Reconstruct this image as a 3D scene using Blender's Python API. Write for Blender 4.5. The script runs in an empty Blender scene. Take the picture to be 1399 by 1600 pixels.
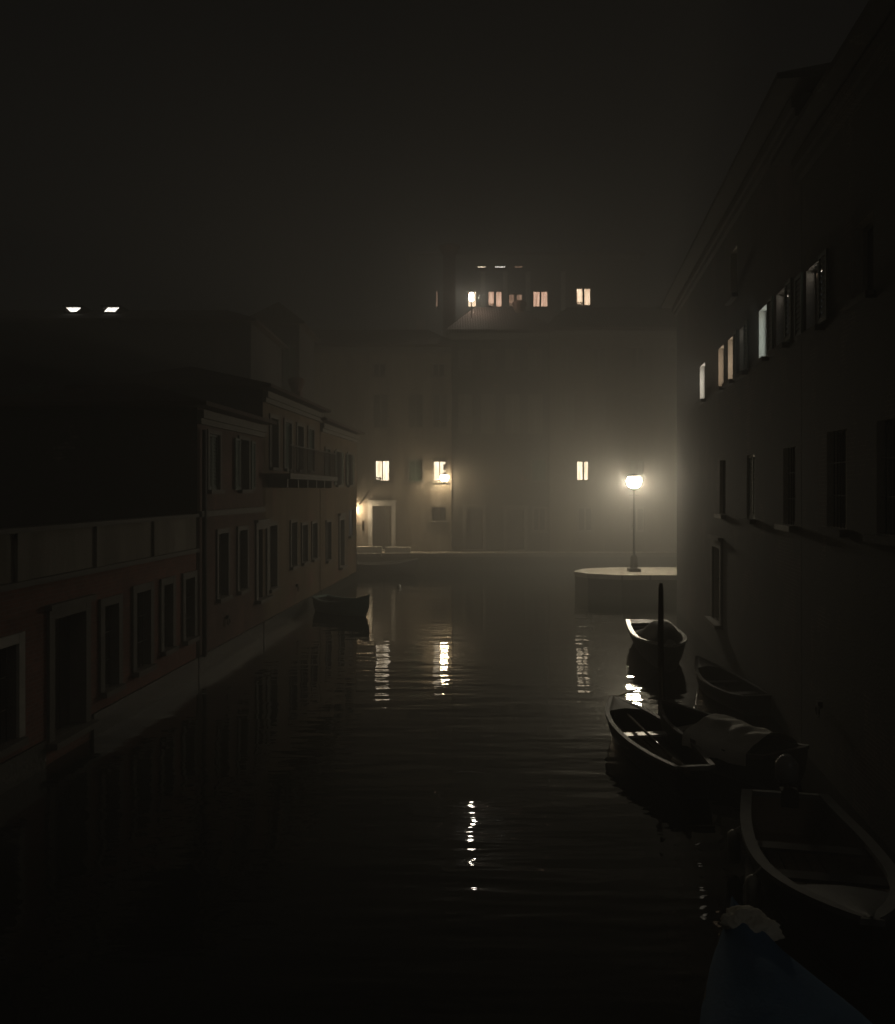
import bpy, bmesh, math, random
from mathutils import Vector, Matrix
from mathutils import noise as mnoise

C = bpy.context.scene.collection
sc = bpy.context.scene
R = math.radians

# ------------------------------------------------------------------ camera
CAMZ = 4.3
F = 1300.0
cam_d = bpy.data.cameras.new('camera')
cam = bpy.data.objects.new('camera', cam_d)
C.objects.link(cam)
cam.location = (0, 0, CAMZ)
cam.rotation_euler = (R(90), 0, 0)
cam_d.sensor_width = 36
cam_d.sensor_fit = 'AUTO'
cam_d.lens = F / 1600 * 36
cam_d.shift_y = -35 / 1600
cam_d.clip_end = 900
sc.camera = cam

# ------------------------------------------------------------------ sky
SUN = Vector((0.27, -0.80, 0.52)).normalized()
w = bpy.data.worlds.new('World')
sc.world = w
w.use_nodes = True
wn = w.node_tree
wn.nodes.clear()
wo = wn.nodes.new('ShaderNodeOutputWorld')
bg = wn.nodes.new('ShaderNodeBackground')
sky = wn.nodes.new('ShaderNodeTexSky')
sky.sky_type = 'NISHITA'
sky.sun_disc = False
sky.sun_elevation = math.asin(SUN.z)
sky.sun_rotation = math.atan2(SUN.x, SUN.y)
bg.inputs['Strength'].default_value = 0.0004
wn.links.new(sky.outputs[0], bg.inputs[0])
wn.links.new(bg.outputs[0], wo.inputs[0])

sd = bpy.data.lights.new('night_fill', 'SUN')  # added weak fill from behind the camera, standing in for an unseen night glow
sd.energy = 0.048
sd.angle = R(8)
sd.color = (1.0, 0.93, 0.82)
so = bpy.data.objects.new('night_fill', sd)
C.objects.link(so)
so.rotation_euler = SUN.to_track_quat('Z', 'Y').to_euler()

vs = sc.view_settings
vs.view_transform = 'Standard'
vs.look = 'None'
vs.exposure = 0
vs.gamma = 1
sc.render.engine = 'CYCLES'
cy = sc.cycles
cy.use_denoising = True
cy.denoiser = 'OPENIMAGEDENOISE'
cy.max_bounces = 6
cy.diffuse_bounces = 2
cy.glossy_bounces = 4
cy.volume_bounces = 0
cy.transparent_max_bounces = 8
cy.sample_clamp_indirect = 4
cy.caustics_reflective = False
cy.caustics_refractive = False
cy.blur_glossy = 0.2

def at(px, py, Y):
    return Vector(((px - 699.5) * Y / F, Y, CAMZ - (py - 765) * Y / F))

# ------------------------------------------------------------------ materials
MATS = {}
def newmat(name):
    m = bpy.data.materials.new(name)
    m.use_nodes = True
    nt = m.node_tree
    nt.nodes.clear()
    out = nt.nodes.new('ShaderNodeOutputMaterial')
    p = nt.nodes.new('ShaderNodeBsdfPrincipled')
    nt.links.new(p.outputs[0], out.inputs[0])
    MATS[name] = m
    return m, nt, p, out

def coords(nt, scale=(1, 1, 1), rot=(0, 0, 0)):
    tc = nt.nodes.new('ShaderNodeTexCoord')
    mp = nt.nodes.new('ShaderNodeMapping')
    mp.inputs['Scale'].default_value = scale
    mp.inputs['Rotation'].default_value = rot
    nt.links.new(tc.outputs['Object'], mp.inputs[0])
    return mp.outputs[0]

def noise_node(nt, vec, scale, detail=6, rough=0.6):
    n = nt.nodes.new('ShaderNodeTexNoise')
    n.inputs['Scale'].default_value = scale
    n.inputs['Detail'].default_value = detail
    n.inputs['Roughness'].default_value = rough
    nt.links.new(vec, n.inputs['Vector'])
    return n.outputs['Fac']

def ramp(nt, fac, stops):
    r = nt.nodes.new('ShaderNodeValToRGB')
    els = r.color_ramp.elements
    while len(els) < len(stops):
        els.new(0.5)
    for e, (pos, c) in zip(els, stops):
        e.position = pos
        e.color = (*c, 1)
    nt.links.new(fac, r.inputs[0])
    return r.outputs[0]

def mix(nt, fac, a, b):
    m = nt.nodes.new('ShaderNodeMix')
    m.data_type = 'RGBA'
    nt.links.new(fac, m.inputs[0])
    for s, i in ((a, 6), (b, 7)):
        if isinstance(s, tuple):
            m.inputs[i].default_value = (*s, 1)
        else:
            nt.links.new(s, m.inputs[i])
    return m.outputs[2]

def bump(nt, p, h, strength=0.3, dist=0.02):
    b = nt.nodes.new('ShaderNodeBump')
    b.inputs['Strength'].default_value = strength
    b.inputs['Distance'].default_value = dist
    nt.links.new(h, b.inputs['Height'])
    nt.links.new(b.outputs[0], p.inputs['Normal'])

def mottled(name, a, b, scale=2.0, rough=0.8, bmp=0.3, metal=0.0, stretch=(1, 1, 1)):
    m, nt, p, o = newmat(name)
    v = coords(nt, stretch)
    n = noise_node(nt, v, scale)
    n2 = noise_node(nt, v, scale * 9, 4)
    nt.links.new(ramp(nt, n, [(0.3, a), (0.7, b)]), p.inputs['Base Color'])
    p.inputs['Roughness'].default_value = rough
    p.inputs['Metallic'].default_value = metal
    bump(nt, p, n2, bmp, 0.02)
    return m

def plaster(name, a, b, under, amount=0.56):
    """Old render flaking off to the brick below, damp stain streaks."""
    m, nt, p, o = newmat(name)
    v = coords(nt)
    big = noise_node(nt, v, 0.55, 8, 0.7)
    mid = noise_node(nt, v, 2.4, 6, 0.65)
    fine = noise_node(nt, v, 22, 3)
    base = mix(nt, mid, a, b)
    br = nt.nodes.new('ShaderNodeTexBrick')
    mpv = coords(nt, (1, 1, 1), (R(90), 0, 0))
    nt.links.new(mpv, br.inputs['Vector'])
    br.inputs['Scale'].default_value = 4
    br.inputs['Color1'].default_value = (*under, 1)
    br.inputs['Color2'].default_value = (under[0] * .6, under[1] * .6, under[2] * .6, 1)
    br.inputs['Mortar'].default_value = (0.25, 0.23, 0.2, 1)
    flake = ramp(nt, big, [(amount, (0, 0, 0)), (amount + 0.03, (1, 1, 1))])
    col = mix(nt, flake, base, br.outputs['Color'])
    sv = coords(nt, (1.4, 1.4, 0.18))
    streak = ramp(nt, noise_node(nt, sv, 1.0, 7, 0.7), [(0.36, (0.45, 0.43, 0.39)), (0.66, (1, 1, 1))])
    mm = nt.nodes.new('ShaderNodeMix'); mm.data_type = 'RGBA'; mm.blend_type = 'MULTIPLY'
    mm.inputs[0].default_value = 1
    nt.links.new(col, mm.inputs[6]); nt.links.new(streak, mm.inputs[7])
    nt.links.new(mm.outputs[2], p.inputs['Base Color'])
    p.inputs['Roughness'].default_value = 0.9
    bump(nt, p, mix(nt, flake, fine, big), 0.5, 0.02)
    return m

def brick(name, a, b, mortar):
    m, nt, p, o = newmat(name)
    mpv = coords(nt, (1, 1, 1), (R(90), 0, 0))
    br = nt.nodes.new('ShaderNodeTexBrick')
    nt.links.new(mpv, br.inputs['Vector'])
    br.inputs['Scale'].default_value = 3.6
    br.inputs['Mortar Size'].default_value = 0.025
    br.inputs['Color1'].default_value = (*a, 1)
    br.inputs['Color2'].default_value = (*b, 1)
    br.inputs['Mortar'].default_value = (*mortar, 1)
    v = coords(nt)
    n = noise_node(nt, v, 1.1, 8, 0.7)
    mm = nt.nodes.new('ShaderNodeMix'); mm.data_type = 'RGBA'; mm.blend_type = 'MULTIPLY'
    mm.inputs[0].default_value = 1
    nt.links.new(br.outputs['Color'], mm.inputs[6])
    nt.links.new(ramp(nt, n, [(0.3, (0.45, 0.42, 0.4)), (0.65, (1, 1, 1))]), mm.inputs[7])
    nt.links.new(mm.outputs[2], p.inputs['Base Color'])
    p.inputs['Roughness'].default_value = 0.92
    bump(nt, p, br.outputs['Fac'], -0.4, 0.02)
    return m

def lit(name, a, b, strength, folds=9.0):
    """A lit curtained pane: emission with soft vertical folds."""
    m = bpy.data.materials.new(name)
    m.use_nodes = True
    nt = m.node_tree
    nt.nodes.clear()
    out = nt.nodes.new('ShaderNodeOutputMaterial')
    e = nt.nodes.new('ShaderNodeEmission')
    v = coords(nt, (folds, folds, 0.8))
    n = noise_node(nt, v, 1.0, 3)
    a = tuple(q_ * (0.62 if strength < 20 else 1) for q_ in a)
    nt.links.new(ramp(nt, n, [(0.38, a), (0.6, b)]), e.inputs[0])
    e.inputs[1].default_value = strength
    nt.links.new(e.outputs[0], out.inputs[0])
    MATS[name] = m
    return m

plaster('ochre_plaster', (0.13, 0.095, 0.06), (0.20, 0.145, 0.09), (0.22, 0.09, 0.06))
plaster('red_plaster', (0.11, 0.065, 0.05), (0.16, 0.09, 0.07), (0.22, 0.09, 0.06))
plaster('pale_plaster', (0.34, 0.30, 0.24), (0.16, 0.14, 0.115), (0.22, 0.11, 0.08), 0.62)
plaster('grey_plaster', (0.06, 0.056, 0.05), (0.09, 0.083, 0.07), (0.2, 0.1, 0.07), 0.6)
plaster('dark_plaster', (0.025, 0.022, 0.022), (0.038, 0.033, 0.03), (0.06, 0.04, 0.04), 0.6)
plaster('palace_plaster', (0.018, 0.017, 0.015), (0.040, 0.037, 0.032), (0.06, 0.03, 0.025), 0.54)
plaster('cream_plaster', (0.13, 0.115, 0.09), (0.17, 0.15, 0.12), (0.12, 0.07, 0.05), 0.62)
plaster('parapet_plaster', (0.26, 0.24, 0.20), (0.34, 0.31, 0.26), (0.2, 0.12, 0.09), 0.63)
brick('red_brick', (0.30, 0.11, 0.075), (0.19, 0.075, 0.055), (0.24, 0.19, 0.16))
mottled('stone', (0.30, 0.29, 0.26), (0.50, 0.48, 0.43), 3, 0.75, 0.4)
mottled('dull_stone', (0.10, 0.092, 0.08), (0.16, 0.15, 0.13), 3, 0.8, 0.4)
mottled('shutter_grey', (0.12, 0.11, 0.09), (0.16, 0.15, 0.12), 6, 0.7, 0.3, 0, (1, 1, 8))
mottled('paving', (0.36, 0.33, 0.28), (0.62, 0.58, 0.50), 2.2, 0.42, 0.5)
pm_ = MATS['paving']; nt = pm_.node_tree
pp = [q for q in nt.nodes if q.type == 'BSDF_PRINCIPLED'][0]
src = pp.inputs['Base Color'].links[0].from_socket
bk = nt.nodes.new('ShaderNodeTexBrick'); bk.inputs['Scale'].default_value = 0.55
bk.inputs['Color1'].default_value = (1, 1, 1, 1); bk.inputs['Color2'].default_value = (0.7, 0.69, 0.67, 1); bk.inputs['Mortar'].default_value = (0.12, 0.12, 0.11, 1)
bk.inputs['Mortar Size'].default_value = 0.012
nt.links.new(coords(nt), bk.inputs['Vector'])
mq = nt.nodes.new('ShaderNodeMix'); mq.data_type = 'RGBA'; mq.blend_type = 'MULTIPLY'; mq.inputs[0].default_value = 1
nt.links.new(src, mq.inputs[6]); nt.links.new(bk.outputs['Color'], mq.inputs[7]); nt.links.new(mq.outputs[2], pp.inputs['Base Color'])
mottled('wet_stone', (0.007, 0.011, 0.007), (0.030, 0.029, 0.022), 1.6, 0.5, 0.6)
mottled('reveal', (0.55, 0.52, 0.46), (0.7, 0.66, 0.6), 4, 0.7, 0.2)
mottled('shutter_green', (0.02, 0.05, 0.035), (0.03, 0.07, 0.05), 6, 0.6, 0.3, 0, (1, 1, 8))
mottled('shutter_blue', (0.015, 0.03, 0.07), (0.02, 0.045, 0.1), 6, 0.6, 0.3, 0, (1, 1, 8))
mottled('old_wood', (0.05, 0.035, 0.022), (0.11, 0.08, 0.05), 3, 0.75, 0.6, 0, (8, 8, 0.8))
mottled('door_wood', (0.035, 0.03, 0.022), (0.06, 0.05, 0.035), 3, 0.6, 0.5, 0, (8, 8, 0.5))
mottled('iron', (0.02, 0.02, 0.02), (0.035, 0.033, 0.03), 8, 0.5, 0.2, 0.6)
mottled('ground_earth', (0.05, 0.045, 0.04), (0.09, 0.08, 0.065), 1, 0.95, 0.4)
mottled('window_wood', (0.18, 0.16, 0.13), (0.26, 0.23, 0.19), 8, 0.55, 0.2)
mottled('hull_black', (0.012, 0.014, 0.016), (0.022, 0.024, 0.026), 4, 0.35, 0.1)
mottled('hull_green', (0.03, 0.07, 0.035), (0.05, 0.10, 0.055), 4, 0.4, 0.15)
mottled('hull_grey', (0.07, 0.075, 0.075), (0.14, 0.145, 0.14), 5, 0.65, 0.15)
mottled('hull_teal', (0.20, 0.30, 0.28), (0.32, 0.42, 0.39), 4, 0.45, 0.15)
mottled('hull_brown', (0.09, 0.065, 0.04), (0.15, 0.11, 0.07), 4, 0.5, 0.3, 0, (1, 6, 6))
mottled('white_paint', (0.55, 0.55, 0.52), (0.75, 0.74, 0.70), 5, 0.3, 0.1)
mottled('worn_white', (0.24, 0.23, 0.20), (0.42, 0.40, 0.35), 7, 0.55, 0.3)
mottled('deck_grey', (0.09, 0.09, 0.08), (0.19, 0.185, 0.165), 6, 0.5, 0.3)
mottled('tarp_dark', (0.012, 0.012, 0.012), (0.022, 0.021, 0.02), 4, 0.7, 0.4)
mottled('tarp_pale', (0.72, 0.68, 0.60), (0.85, 0.81, 0.72), 4, 0.6, 0.4)
mottled('tarp_blue', (0.035, 0.14, 0.29), (0.06, 0.20, 0.38), 3, 0.8, 0.4)
mottled('cloth', (0.78, 0.74, 0.60), (0.90, 0.87, 0.74), 9, 0.85, 0.5)
mottled('rope', (0.20, 0.17, 0.12), (0.3, 0.26, 0.19), 20, 0.9, 0.5)
mottled('engine_grey', (0.14, 0.145, 0.15), (0.20, 0.205, 0.21), 6, 0.35, 0.1)

m, nt, p, o = newmat('roof_tile')
v = coords(nt)
wv = nt.nodes.new('ShaderNodeTexWave'); wv.inputs['Scale'].default_value = 2.2
wv.inputs['Distortion'].default_value = 1.0
nt.links.new(v, wv.inputs['Vector'])
nt.links.new(ramp(nt, noise_node(nt, v, 3), [(0.3, (0.03, 0.018, 0.014)), (0.7, (0.06, 0.034, 0.026))]), p.inputs['Base Color'])
p.inputs['Roughness'].default_value = 0.9
bump(nt, p, wv.outputs['Fac'], 0.35, 0.06)

m, nt, p, o = newmat('dark_glass')
p.inputs['Base Color'].default_value = (0.006, 0.007, 0.008, 1)
p.inputs['Specular IOR Level'].default_value = 0.25
v = coords(nt)
nt.links.new(ramp(nt, noise_node(nt, v, 3), [(0.3, (0.08,) * 3), (0.7, (0.2,) * 3)]), p.inputs['Roughness'])

lit('lit_cream', (1.0, 0.76, 0.48), (1.0, 0.84, 0.62), 5.0)
lit('lit_warm', (1.0, 0.66, 0.40), (1.0, 0.76, 0.52), 5.0)
lit('lit_white', (1.0, 0.93, 0.80), (1.0, 0.96, 0.86), 4.8)
lit('lit_hot', (1.0, 0.88, 0.70), (1.0, 0.93, 0.80), 260)
lit('lit_pink', (0.75, 0.42, 0.27), (0.95, 0.60, 0.42), 3.2)
lit('lit_dusk', (0.5, 0.27, 0.17), (0.75, 0.45, 0.3), 1.6)
lit('lit_peach', (1.0, 0.72, 0.48), (1.0, 0.80, 0.58), 2.3)
lit('lit_teal', (0.55, 0.68, 0.66), (0.75, 0.85, 0.80), 3.0)
lit('lit_dim', (0.35, 0.42, 0.38), (0.5, 0.55, 0.5), 0.12)
lit('lit_blue_dim', (0.40, 0.46, 0.48), (0.5, 0.56, 0.58), 0.03)
lit('lit_ceiling', (1.0, 0.88, 0.72), (1.0, 0.92, 0.8), 4)
lit('lamp_glow', (1.0, 0.86, 0.62), (1.0, 0.88, 0.66), 530)
lit('wall_lamp_glow', (1.0, 0.77, 0.48), (1.0, 0.80, 0.52), 230)
lit('hidden_lamp_glow', (1.0, 0.72, 0.42), (1.0, 0.80, 0.54), 1600)

# water: long flat ripples
m, nt, p, o = newmat('canal_water')
p.inputs['Base Color'].default_value = (0.006, 0.008, 0.006, 1)
p.inputs['Roughness'].default_value = 0.02
p.inputs['IOR'].default_value = 1.333
v1 = coords(nt, (0.55, 2.6, 1))
v2 = coords(nt, (1.5, 5.5, 1), (0, 0, R(9)))
v3 = coords(nt, (0.16, 0.5, 1), (0, 0, R(-6)))
n1 = noise_node(nt, v1, 1.0, 2, 0.45)
n2 = noise_node(nt, v2, 1.0, 2, 0.4)
n3 = noise_node(nt, v3, 1.0, 2, 0.4)
def math_node(op, a, b):
    q = nt.nodes.new('ShaderNodeMath'); q.operation = op
    for s, i in ((a, 0), (b, 1)):
        if isinstance(s, (int, float)):
            q.inputs[i].default_value = s
        else:
            nt.links.new(s, q.inputs[i])
    return q.outputs[0]
WATER_H = math_node('ADD', math_node('ADD', math_node('MULTIPLY', n1, 0.0125), math_node('MULTIPLY', n2, 0.0045)), math_node('MULTIPLY', n3, 0.035))
b = nt.nodes.new('ShaderNodeBump')
b.inputs['Strength'].default_value = 1.0
b.inputs['Distance'].default_value = 1.0
nt.links.new(WATER_H, b.inputs['Height'])
nt.links.new(b.outputs[0], p.inputs['Normal'])

# ------------------------------------------------------------------ mesh helpers
class MB:
    def __init__(s):
        s.v = []; s.f = []; s.m = []
    def quad(s, a, b, c, d, mi=0):
        i = len(s.v); s.v += [tuple(a), tuple(b), tuple(c), tuple(d)]; s.f.append((i, i + 1, i + 2, i + 3)); s.m.append(mi)
    def poly(s, pts, mi=0):
        i = len(s.v); s.v += [tuple(q) for q in pts]; s.f.append(tuple(range(i, i + len(pts)))); s.m.append(mi)
    def box(s, x0, x1, y0, y1, z0, z1, mi=0, skip=''):
        q = [(x0, y0, z0), (x1, y0, z0), (x1, y1, z0), (x0, y1, z0), (x0, y0, z1), (x1, y0, z1), (x1, y1, z1), (x0, y1, z1)]
        for k, f in (('b', (3, 2, 1, 0)), ('t', (4, 5, 6, 7)), ('f', (0, 1, 5, 4)), ('r', (1, 2, 6, 5)), ('k', (2, 3, 7, 6)), ('l', (3, 0, 4, 7))):
            if k not in skip:
                s.quad(*[q[i] for i in f], mi)
    def tube(s, pts, rad, n=8, mi=0, caps=True):
        pts = [Vector(q) for q in pts]
        rads = rad if isinstance(rad, (list, tuple)) else [rad] * len(pts)
        rings = []
        for i, q in enumerate(pts):
            d = (pts[min(i + 1, len(pts) - 1)] - pts[max(i - 1, 0)]).normalized()
            up = Vector((0, 0, 1)) if abs(d.z) < 0.9 else Vector((1, 0, 0))
            a = d.cross(up).normalized(); b2 = d.cross(a)
            base = len(s.v)
            for k in range(n):
                t = 2 * math.pi * k / n
                s.v.append(tuple(q + (a * math.cos(t) + b2 * math.sin(t)) * rads[i]))
            rings.append(base)
        for i in range(len(rings) - 1):
            for k in range(n):
                k2 = (k + 1) % n
                s.f.append((rings[i] + k, rings[i] + k2, rings[i + 1] + k2, rings[i + 1] + k)); s.m.append(mi)
        if caps:
            s.f.append(tuple(rings[0] + k for k in range(n))[::-1]); s.m.append(mi)
            s.f.append(tuple(rings[-1] + k for k in range(n))); s.m.append(mi)
    def build(s, name, mats, parent=None, smooth=False):
        me = bpy.data.meshes.new(name)
        me.from_pydata(s.v, [], s.f)
        if not isinstance(mats, (list, tuple)):
            mats = [mats]
        for k in mats:
            me.materials.append(MATS[k])
        for pl, mi in zip(me.polygons, s.m):
            pl.material_index = mi
            pl.use_smooth = smooth
        bm = bmesh.new(); bm.from_mesh(me)
        bmesh.ops.remove_doubles(bm, verts=bm.verts, dist=1e-5)
        bmesh.ops.recalc_face_normals(bm, faces=bm.faces)
        bm.to_mesh(me); bm.free()
        o = bpy.data.objects.new(name, me)
        C.objects.link(o)
        if parent is not None:
            o.parent = parent
        return o

def tag(o, label, cat=None, group=None, kind=None):
    if label: o['label'] = label
    if cat: o['category'] = cat
    if group: o['group'] = group
    if kind: o['kind'] = kind
    return o

def thing(name, label, cat, loc=(0, 0, 0), rz=0, group=None):
    o = bpy.data.objects.new(name, None)
    o.empty_display_size = 0.3
    C.objects.link(o)
    o.location = loc
    o.rotation_euler = (0, 0, rz)
    return tag(o, label, cat, group)

def struct(name, mb, mat):
    o = mb.build(name, mat); o['kind'] = 'structure'; return o

# ------------------------------------------------------------------ the setting
mb = MB(); mb.quad((-300, -60, 0), (300, -60, 0), (300, 400, 0), (-300, 400, 0)); struct('water', mb, 'canal_water')
mb = MB()                                   # canal bottom and the land far around, below the water sheet
mb.quad((-400, -100, -0.6), (400, -100, -0.6), (400, 500, -0.6), (-400, 500, -0.6)); struct('ground', mb, 'ground_earth')

# quay along the far houses
QY = 44.2
mb = MB()
mb.box(-11, 16, QY + 0.4, 46.2, -0.5, 0.88, 0, 'b')
q = struct('quay', mb, 'paving')
mb = MB()
mb.box(-11, 16, QY + 0.05, QY + 0.4, -0.5, 0.72, 0, 'b')
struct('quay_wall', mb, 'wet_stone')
mb = MB()
for i in range(18):
    x0 = -11 + i * 1.5
    mb.box(x0 + 0.008, x0 + 1.492, QY, QY + 0.4 - 0.003, 0.724, 0.90 + 0.006 * (i % 3))
struct('quay_kerb', mb, 'dull_stone')

# lamp platform at the mouth of the side canal
mb = MB()
pts = [(16, 33.35), (7.0, 33.4), (5.75, 34.0), (5.35, 34.9), (5.9, 36.0), (7.4, 36.7), (16, 37.0)]
z0, z1 = -0.5, 0.86
mb.poly([(x, y, z1) for x, y in pts][::-1])
struct('pavement', mb, 'paving')
mb = MB()
for i in range(len(pts)):
    a = pts[i]; b2 = pts[(i + 1) % len(pts)]
    mb.quad((a[0], a[1], z0), (b2[0], b2[1], z0), (b2[0], b2[1], z1 - 0.16), (a[0], a[1], z1 - 0.16))
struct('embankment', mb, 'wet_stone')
mb = MB()
cx, cyy = 8, 35.2
for i in range(len(pts) - 1):
    a = Vector((*pts[i], 0)); b2 = Vector((*pts[i + 1], 0))
    n = max(1, int((b2 - a).length / 1.1))
    for k in range(n):
        p0 = a.lerp(b2, k / n + 0.004); p1 = a.lerp(b2, (k + 1) / n - 0.004)
        d = (p1 - p0).normalized(); nn = Vector((d.y, -d.x, 0))
        if nn.dot(p0 - Vector((cx, cyy, 0))) < 0: nn = -nn
        q0, q1 = p0 + nn * 0.05, p1 + nn * 0.05
        r0, r1 = p0 - nn * 0.3, p1 - nn * 0.3
        zt = z1 + 0.012
        mb.quad((q0.x, q0.y, z1 - .18), (q1.x, q1.y, z1 - .18), (q1.x, q1.y, zt), (q0.x, q0.y, zt))
        mb.quad((q0.x, q0.y, zt), (q1.x, q1.y, zt), (r1.x, r1.y, zt), (r0.x, r0.y, zt))
struct('pavement_kerb', mb, 'stone')

# land behind the house rows
mb = MB(); mb.box(-60, -8.6, 2, 60, -0.5, 0.5, 0, 'b'); struct('terrain', mb, 'ground_earth')
mb = MB(); mb.box(-40, 40, 49.3, 75, -0.5, 0.8, 0, 'b'); struct('courtyard', mb, 'ground_earth')

# ------------------------------------------------------------------ buildings
def opening_wall(mb, L, H, ops, T, mi=0, ri=1, z0=-0.5):
    us = sorted({0.0, L} | {o['u'] for o in ops} | {o['u'] + o['w'] for o in ops})
    zs = sorted({z0, H} | {o['z'] for o in ops} | {o['z'] + o['h'] for o in ops})
    for i in range(len(us) - 1):
        for j in range(len(zs) - 1):
            uc = (us[i] + us[i + 1]) / 2; zc = (zs[j] + zs[j + 1]) / 2
            if any(o['u'] < uc < o['u'] + o['w'] and o['z'] < zc < o['z'] + o['h'] for o in ops):
                continue
            mb.quad((us[i], 0, zs[j]), (us[i + 1], 0, zs[j]), (us[i + 1], 0, zs[j + 1]), (us[i], 0, zs[j + 1]), mi)
    for o in ops:
        a, b2, c, d = o['u'], o['u'] + o['w'], o['z'], o['z'] + o['h']
        mb.quad((a, 0, c), (a, T, c), (a, T, d), (a, 0, d), ri)
        mb.quad((b2, 0, c), (b2, T, c), (b2, T, d), (b2, 0, d), ri)
        mb.quad((a, 0, c), (b2, 0, c), (b2, T, c), (a, T, c), ri)
        mb.quad((a, 0, d), (b2, 0, d), (b2, T, d), (a, T, d), ri)

def add_opening(root, o, T):
    a, b2, c, d = o['u'], o['u'] + o['w'], o['z'], o['z'] + o['h']
    kind = o.get('kind', 'window')
    fw = 0.05
    if kind == 'door':
        mb = MB()
        n = max(3, int(o['w'] / 0.16))
        for k in range(n):
            x0 = a + o['w'] * k / n; x1 = a + o['w'] * (k + 1) / n
            mb.box(x0 + 0.004, x1 - 0.004, T - 0.06 + 0.004 * (k % 2), T - 0.002, c, d)
        dr = mb.build('door', 'door_wood', root)
        mb = MB(); mb.tube([(a + 0.14, T - 0.11, c + 1.05), (a + 0.14, T - 0.06, c + 1.05)], 0.03); mb.build('handle', 'iron', dr)
        fr = MB(); s = o.get('fw', 0.2)
        fr.box(a - s, a, -0.05, 0.004, c, d + s); fr.box(b2, b2 + s, -0.05, 0.004, c, d + s); fr.box(a, b2, -0.047, 0.004, d, d + s)
        fr.box(a - s - .06, b2 + s + .06, -0.12, 0.004, d + s + 0.002, d + s + .09)
        fr.box(a - .05 - s, b2 + .05 + s, -0.2, 0.004, c - 0.1, c - 0.003)
        fr.build('stone_frame', o.get('smt', 'dull_stone'), dr)
        return
    mb = MB()
    yf0, yf1 = T - 0.06, T - 0.012
    mb.box(a, a + fw, yf0, yf1, c, d); mb.box(b2 - fw, b2, yf0, yf1, c, d)
    mb.box(a + fw, b2 - fw, yf0 + .003, yf1, c, c + fw); mb.box(a + fw, b2 - fw, yf0 + .003, yf1, d - fw, d)
    if o.get('mull', True):
        mc = (a + b2) / 2 + o.get('mshift', 0); mw = o.get('mw', 0.035)
        mb.box(mc - mw, mc + mw, yf0 - .004, yf1, c + fw, d - fw)
    if o.get('trans'):
        tz = d - o['trans']
        mb.box(a + fw, b2 - fw, yf0 + .006, yf1, tz - .02, tz + .02)
    win = mb.build('window', o.get('fmat', 'window_wood'), root)
    mat = o.get('pane', 'dark_glass')
    pm = MB()
    if o.get('ceil'):
        zc = d - o['ceil']
        pm.quad((a + .01, T - .02, c), (b2 - .01, T - .02, c), (b2 - .01, T - .02, zc), (a + .01, T - .02, zc), 0)
        pm.quad((a + .01, T - .02, zc), (b2 - .01, T - .02, zc), (b2 - .01, T - .02, d), (a + .01, T - .02, d), 1)
        pm.build('pane', [mat, 'lit_ceiling'], win)
    else:
        pm.quad((a + .01, T - .02, c), (b2 - .01, T - .02, c), (b2 - .01, T - .02, d), (a + .01, T - .02, d), 0)
        pm.build('pane', mat, win)
    if o.get('sill', True):
        s = MB(); s.box(a - .1, b2 + .1, -0.13, -0.002, c - .1, c - .004); s.build('sill', o.get('sm', 'dull_stone'), win)
    if o.get('surround'):
        s = o['surround']; fr = MB()
        fr.box(a - s, a, -0.045, 0.004, c, d + s); fr.box(b2, b2 + s, -0.045, 0.004, c, d + s); fr.box(a, b2, -0.042, 0.004, d, d + s)
        fr.build('stone_frame', o.get('smt', 'dull_stone'), win)
    if o.get('lamp'):
        q = MB(); r_ = o['lamp']; xc = a + (b2 - a) * .36; zc = c + (d - c) * .5
        q.tube([(xc, .08, zc - r_ * 1.6), (xc, .08, zc - r_), (xc, .08, zc + r_), (xc, .08, zc + r_ * 1.6)], [r_ * .4, r_ * .7, r_ * .7, r_ * .4], 8)
        q.build('interior_lamp', 'lit_hot', win)
    sh = o.get('shut')
    if sh:
        hw = o['w'] / 2
        off = (o.get('surround') or 0) + 0.02
        for side in (0, 1):
            s = MB()
            if sh == 'closed':
                x0 = a + hw * side; yy = 0.03
            else:
                x0 = (a - off - hw) if side == 0 else (b2 + off); yy = -0.075
            s.box(x0 + .01, x0 + .06, yy, yy + .035, c, d); s.box(x0 + hw - .06, x0 + hw - .01, yy, yy + .035, c, d)
            s.box(x0 + .06, x0 + hw - .06, yy + .002, yy + .033, c, c + .06); s.box(x0 + .06, x0 + hw - .06, yy + .002, yy + .033, d - .06, d)
            nn = int((d - c - .12) / 0.085)
            for k in range(nn):
                zz = c + .06 + (d - c - .12) * k / nn
                s.quad((x0 + .06, yy + .004, zz), (x0 + hw - .06, yy + .004, zz), (x0 + hw - .06, yy + .03, zz + .08), (x0 + .06, yy + .03, zz + .08))
            s.build('shutter', o.get('smat', 'shutter_green'), win)
    if o.get('bars'):
        s = MB()
        n = max(3, int(o['w'] / 0.14))
        for k in range(1, n):
            x = a + o['w'] * k / n
            s.tube([(x, 0.06, c), (x, 0.06, d)], 0.011, 6)
        for zz in (c + (d - c) * .33, c + (d - c) * .67):
            s.tube([(a, 0.06, zz), (b2, 0.06, zz)], 0.009, 6)
        s.build('window_bars', 'iron', win)
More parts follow.
